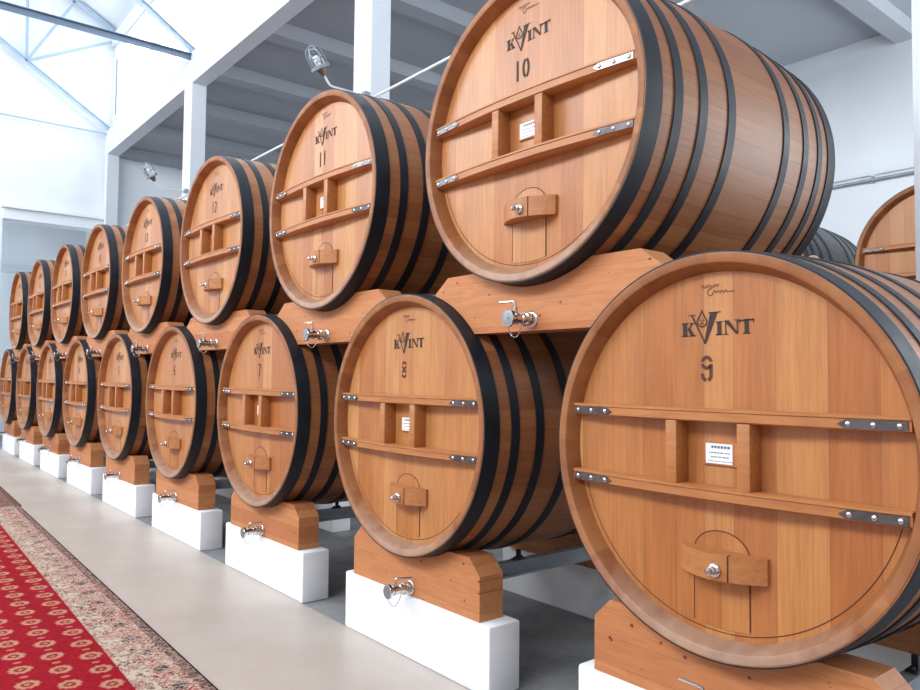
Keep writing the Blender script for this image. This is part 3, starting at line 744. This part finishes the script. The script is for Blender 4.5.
# caged lamps on arms from the columns
def lamp(yc, label):
    zc = 4.99
    root = empty('bulkhead_lamp', (3.14, yc, zc+FZ))
    def pt(x, z, dy=0): return (x-3.14, dy, z-zc)
    mb = MB(); mb.box(-.05, .0605, -.05, .05, -.034, .07, .01); mb.ball((-.03, -.05, .02), .022, 8); mb.build('clamp', M_CAST, root)
    mb = MB(); mb.tube([pt(3.11, 4.99), pt(2.54, 4.99), pt(2.48, 5.0), pt(2.44, 5.04), pt(2.36, 5.15)], .018, 10); mb.build('arm', M_PIPE, root)
    d = Vector((-.55, 0, .835)).normalized(); b = Vector(pt(2.362, 5.147))
    def lat(prof, name, mat, seg=24):
        mb = MB(); mb.lathe([(t*1.25, r_*1.3) for t, r_ in prof], seg, 'Z'); q = d.to_track_quat('Z', 'Y').to_matrix().to_4x4()
        bmesh.ops.transform(mb.bm, matrix=Matrix.Translation(b) @ q, verts=mb.bm.verts); return mb.build(name, mat, root)
    lat([(-.02, 0), (-.02, .022), (.0, .03), (.07, .06), (.075, .06), (.075, 0)], 'neck', M_CONE)
    lat([(.07, 0), (.07, .112), (.078, .118), (.105, .118), (.112, .108), (.112, 0)], 'collar', M_CAST)
    lat([(.112, .075), (.25, .073), (.30, .06), (.33, .035), (.34, 0)], 'glass_dome', M_GLASS)
    lat([(.112, 0), (.112, .028), (.15, .028), (.16, .036), (.215, .036), (.235, .022), (.24, 0)], 'bulb', M_BULB)
    mb = MB()
    for k in range(3):
        a = pi*k/3; e = Vector((cos(a), sin(a), 0)); pts = []
        for j in range(17):
            th = pi*j/16; rr = .098*cos(th)
            zz = .112 + (.15 + .105*sin(th) if sin(th) > 0.05 else 0.0)
            pts.append(e*rr*1.3 + Vector((0, 0, zz*1.25)))
        mb.tube(pts, .0085, 6)
    for zz in (.20,): mb.tube([Vector((.127*cos(2*pi*j/20), .127*sin(2*pi*j/20), zz*1.25)) for j in range(20)], .0075, 6, closed=True)
    q = d.to_track_quat('Z', 'Y').to_matrix().to_4x4(); bmesh.ops.transform(mb.bm, matrix=Matrix.Translation(b) @ q, verts=mb.bm.verts)
    mb.build('wire_cage', M_CAST, root)
    return tag(root, label, 'lamp', 'caged glass lamps on the columns')
lamp(8.33, 'caged glass bulkhead lamp on a short arm above barrel 11')
lamp(16.84, 'caged glass bulkhead lamp on a bent arm above the fourth upper barrel from right')
# carpets
def carpet(y0, y1, mat, label, z, dx=0):
    mb = MB(); mb.box(-3.6, 0, 0, y1-y0, 0, .012, .003, 1)
    o = mb.build('carpet_runner', mat, None, 0)
    o.location = (-1.2585 + .0208*(y0-3.0)+dx, y0, z); o.rotation_euler = (0, 0, -.0208)
    return tag(o, label, 'carpet', 'patterned carpet runners')
carpet(-5.0, 11.95, carpet_mat('red_rosette_carpet'), 'red carpet runner with cream rosettes and a floral border', .0005)
carpet(11.96, 23.5, carpet_mat('dark_rosette_carpet', True), 'darker brown-edged carpet runner beyond the red one, at the left edge', .0005, .03)

# ------------------------------------------------------------------ scale to metres
for me in bpy.data.meshes: me.transform(Matrix.Scale(S, 4))
for o in bpy.data.objects: o.location = o.location * S
# ------------------------------------------------------------------ lights
def area(name, loc, rot, sx, sy, watts, col):
    l = bpy.data.lights.new(name, 'AREA'); l.shape = 'RECTANGLE'; l.size = sx*S; l.size_y = sy*S; l.energy = watts; l.color = col
    o = bpy.data.objects.new(name, l); COL.objects.link(o); o.location = Vector(loc)*S; o.rotation_euler = rot
    return o
# daylight through the left clerestory, and a weaker fill lamp added below it
area('clerestory_daylight', (XL+.1, 9.0, 9.6+FZ), (0, math.radians(-90+28), 0), 3.4, 31, 2000, (.93, .97, 1))
area('window_daylight', (XL+.1, 9.0, 2.2+FZ), (0, math.radians(-90), 0), 4.6, 31, 90, (.95, .98, 1))
# lamp added at the open near end to brighten the aisle's back wall
area('aisle_daylight', (11.5, YN+.2, 3.5+FZ), (math.radians(90), 0, math.radians(0)), 5.0, 6.5, 650, (.88, .95, 1))
area('annex_daylight', (-4.5, YW+1.8, 2.5+FZ), (0, math.radians(-90), 0), 5, 2.4, 65, (.9, .96, 1))  # lamp added inside the recess to brighten its walls
w = bpy.data.worlds.new('World'); scene.world = w; w.use_nodes = True
bg = w.node_tree.nodes['Background']; bg.inputs[0].default_value = (.86, .93, 1, 1); bg.inputs[1].default_value = .38
# ------------------------------------------------------------------ camera
f_px, yaw, pit, rol = 1.0683*700, .6844, .0434, .0102
F = Vector((sin(yaw)*cos(pit), cos(yaw)*cos(pit), sin(pit))); R0 = Vector((cos(yaw), -sin(yaw), 0)); U0 = R0.cross(F)
R1 = cos(rol)*R0 + sin(rol)*U0; U1 = -sin(rol)*R0 + cos(rol)*U0
cam = bpy.data.cameras.new('camera'); cam.sensor_width = 36; cam.sensor_fit = 'HORIZONTAL'; cam.lens = f_px/920*36; cam.clip_start = .05; cam.clip_end = 200
co = bpy.data.objects.new('camera', cam); COL.objects.link(co)
Mx = Matrix((( R1.x, U1.x, -F.x), (R1.y, U1.y, -F.y), (R1.z, U1.z, -F.z))).to_4x4()
Mx.translation = Vector((-3.3084, -2.1076, .3639+FZ))*S
co.matrix_world = Mx; scene.camera = co
vs = scene.view_settings; vs.view_transform = 'Standard'; vs.look = 'None'; vs.exposure = 0.45; vs.gamma = 1.0; vs.use_curve_mapping = False
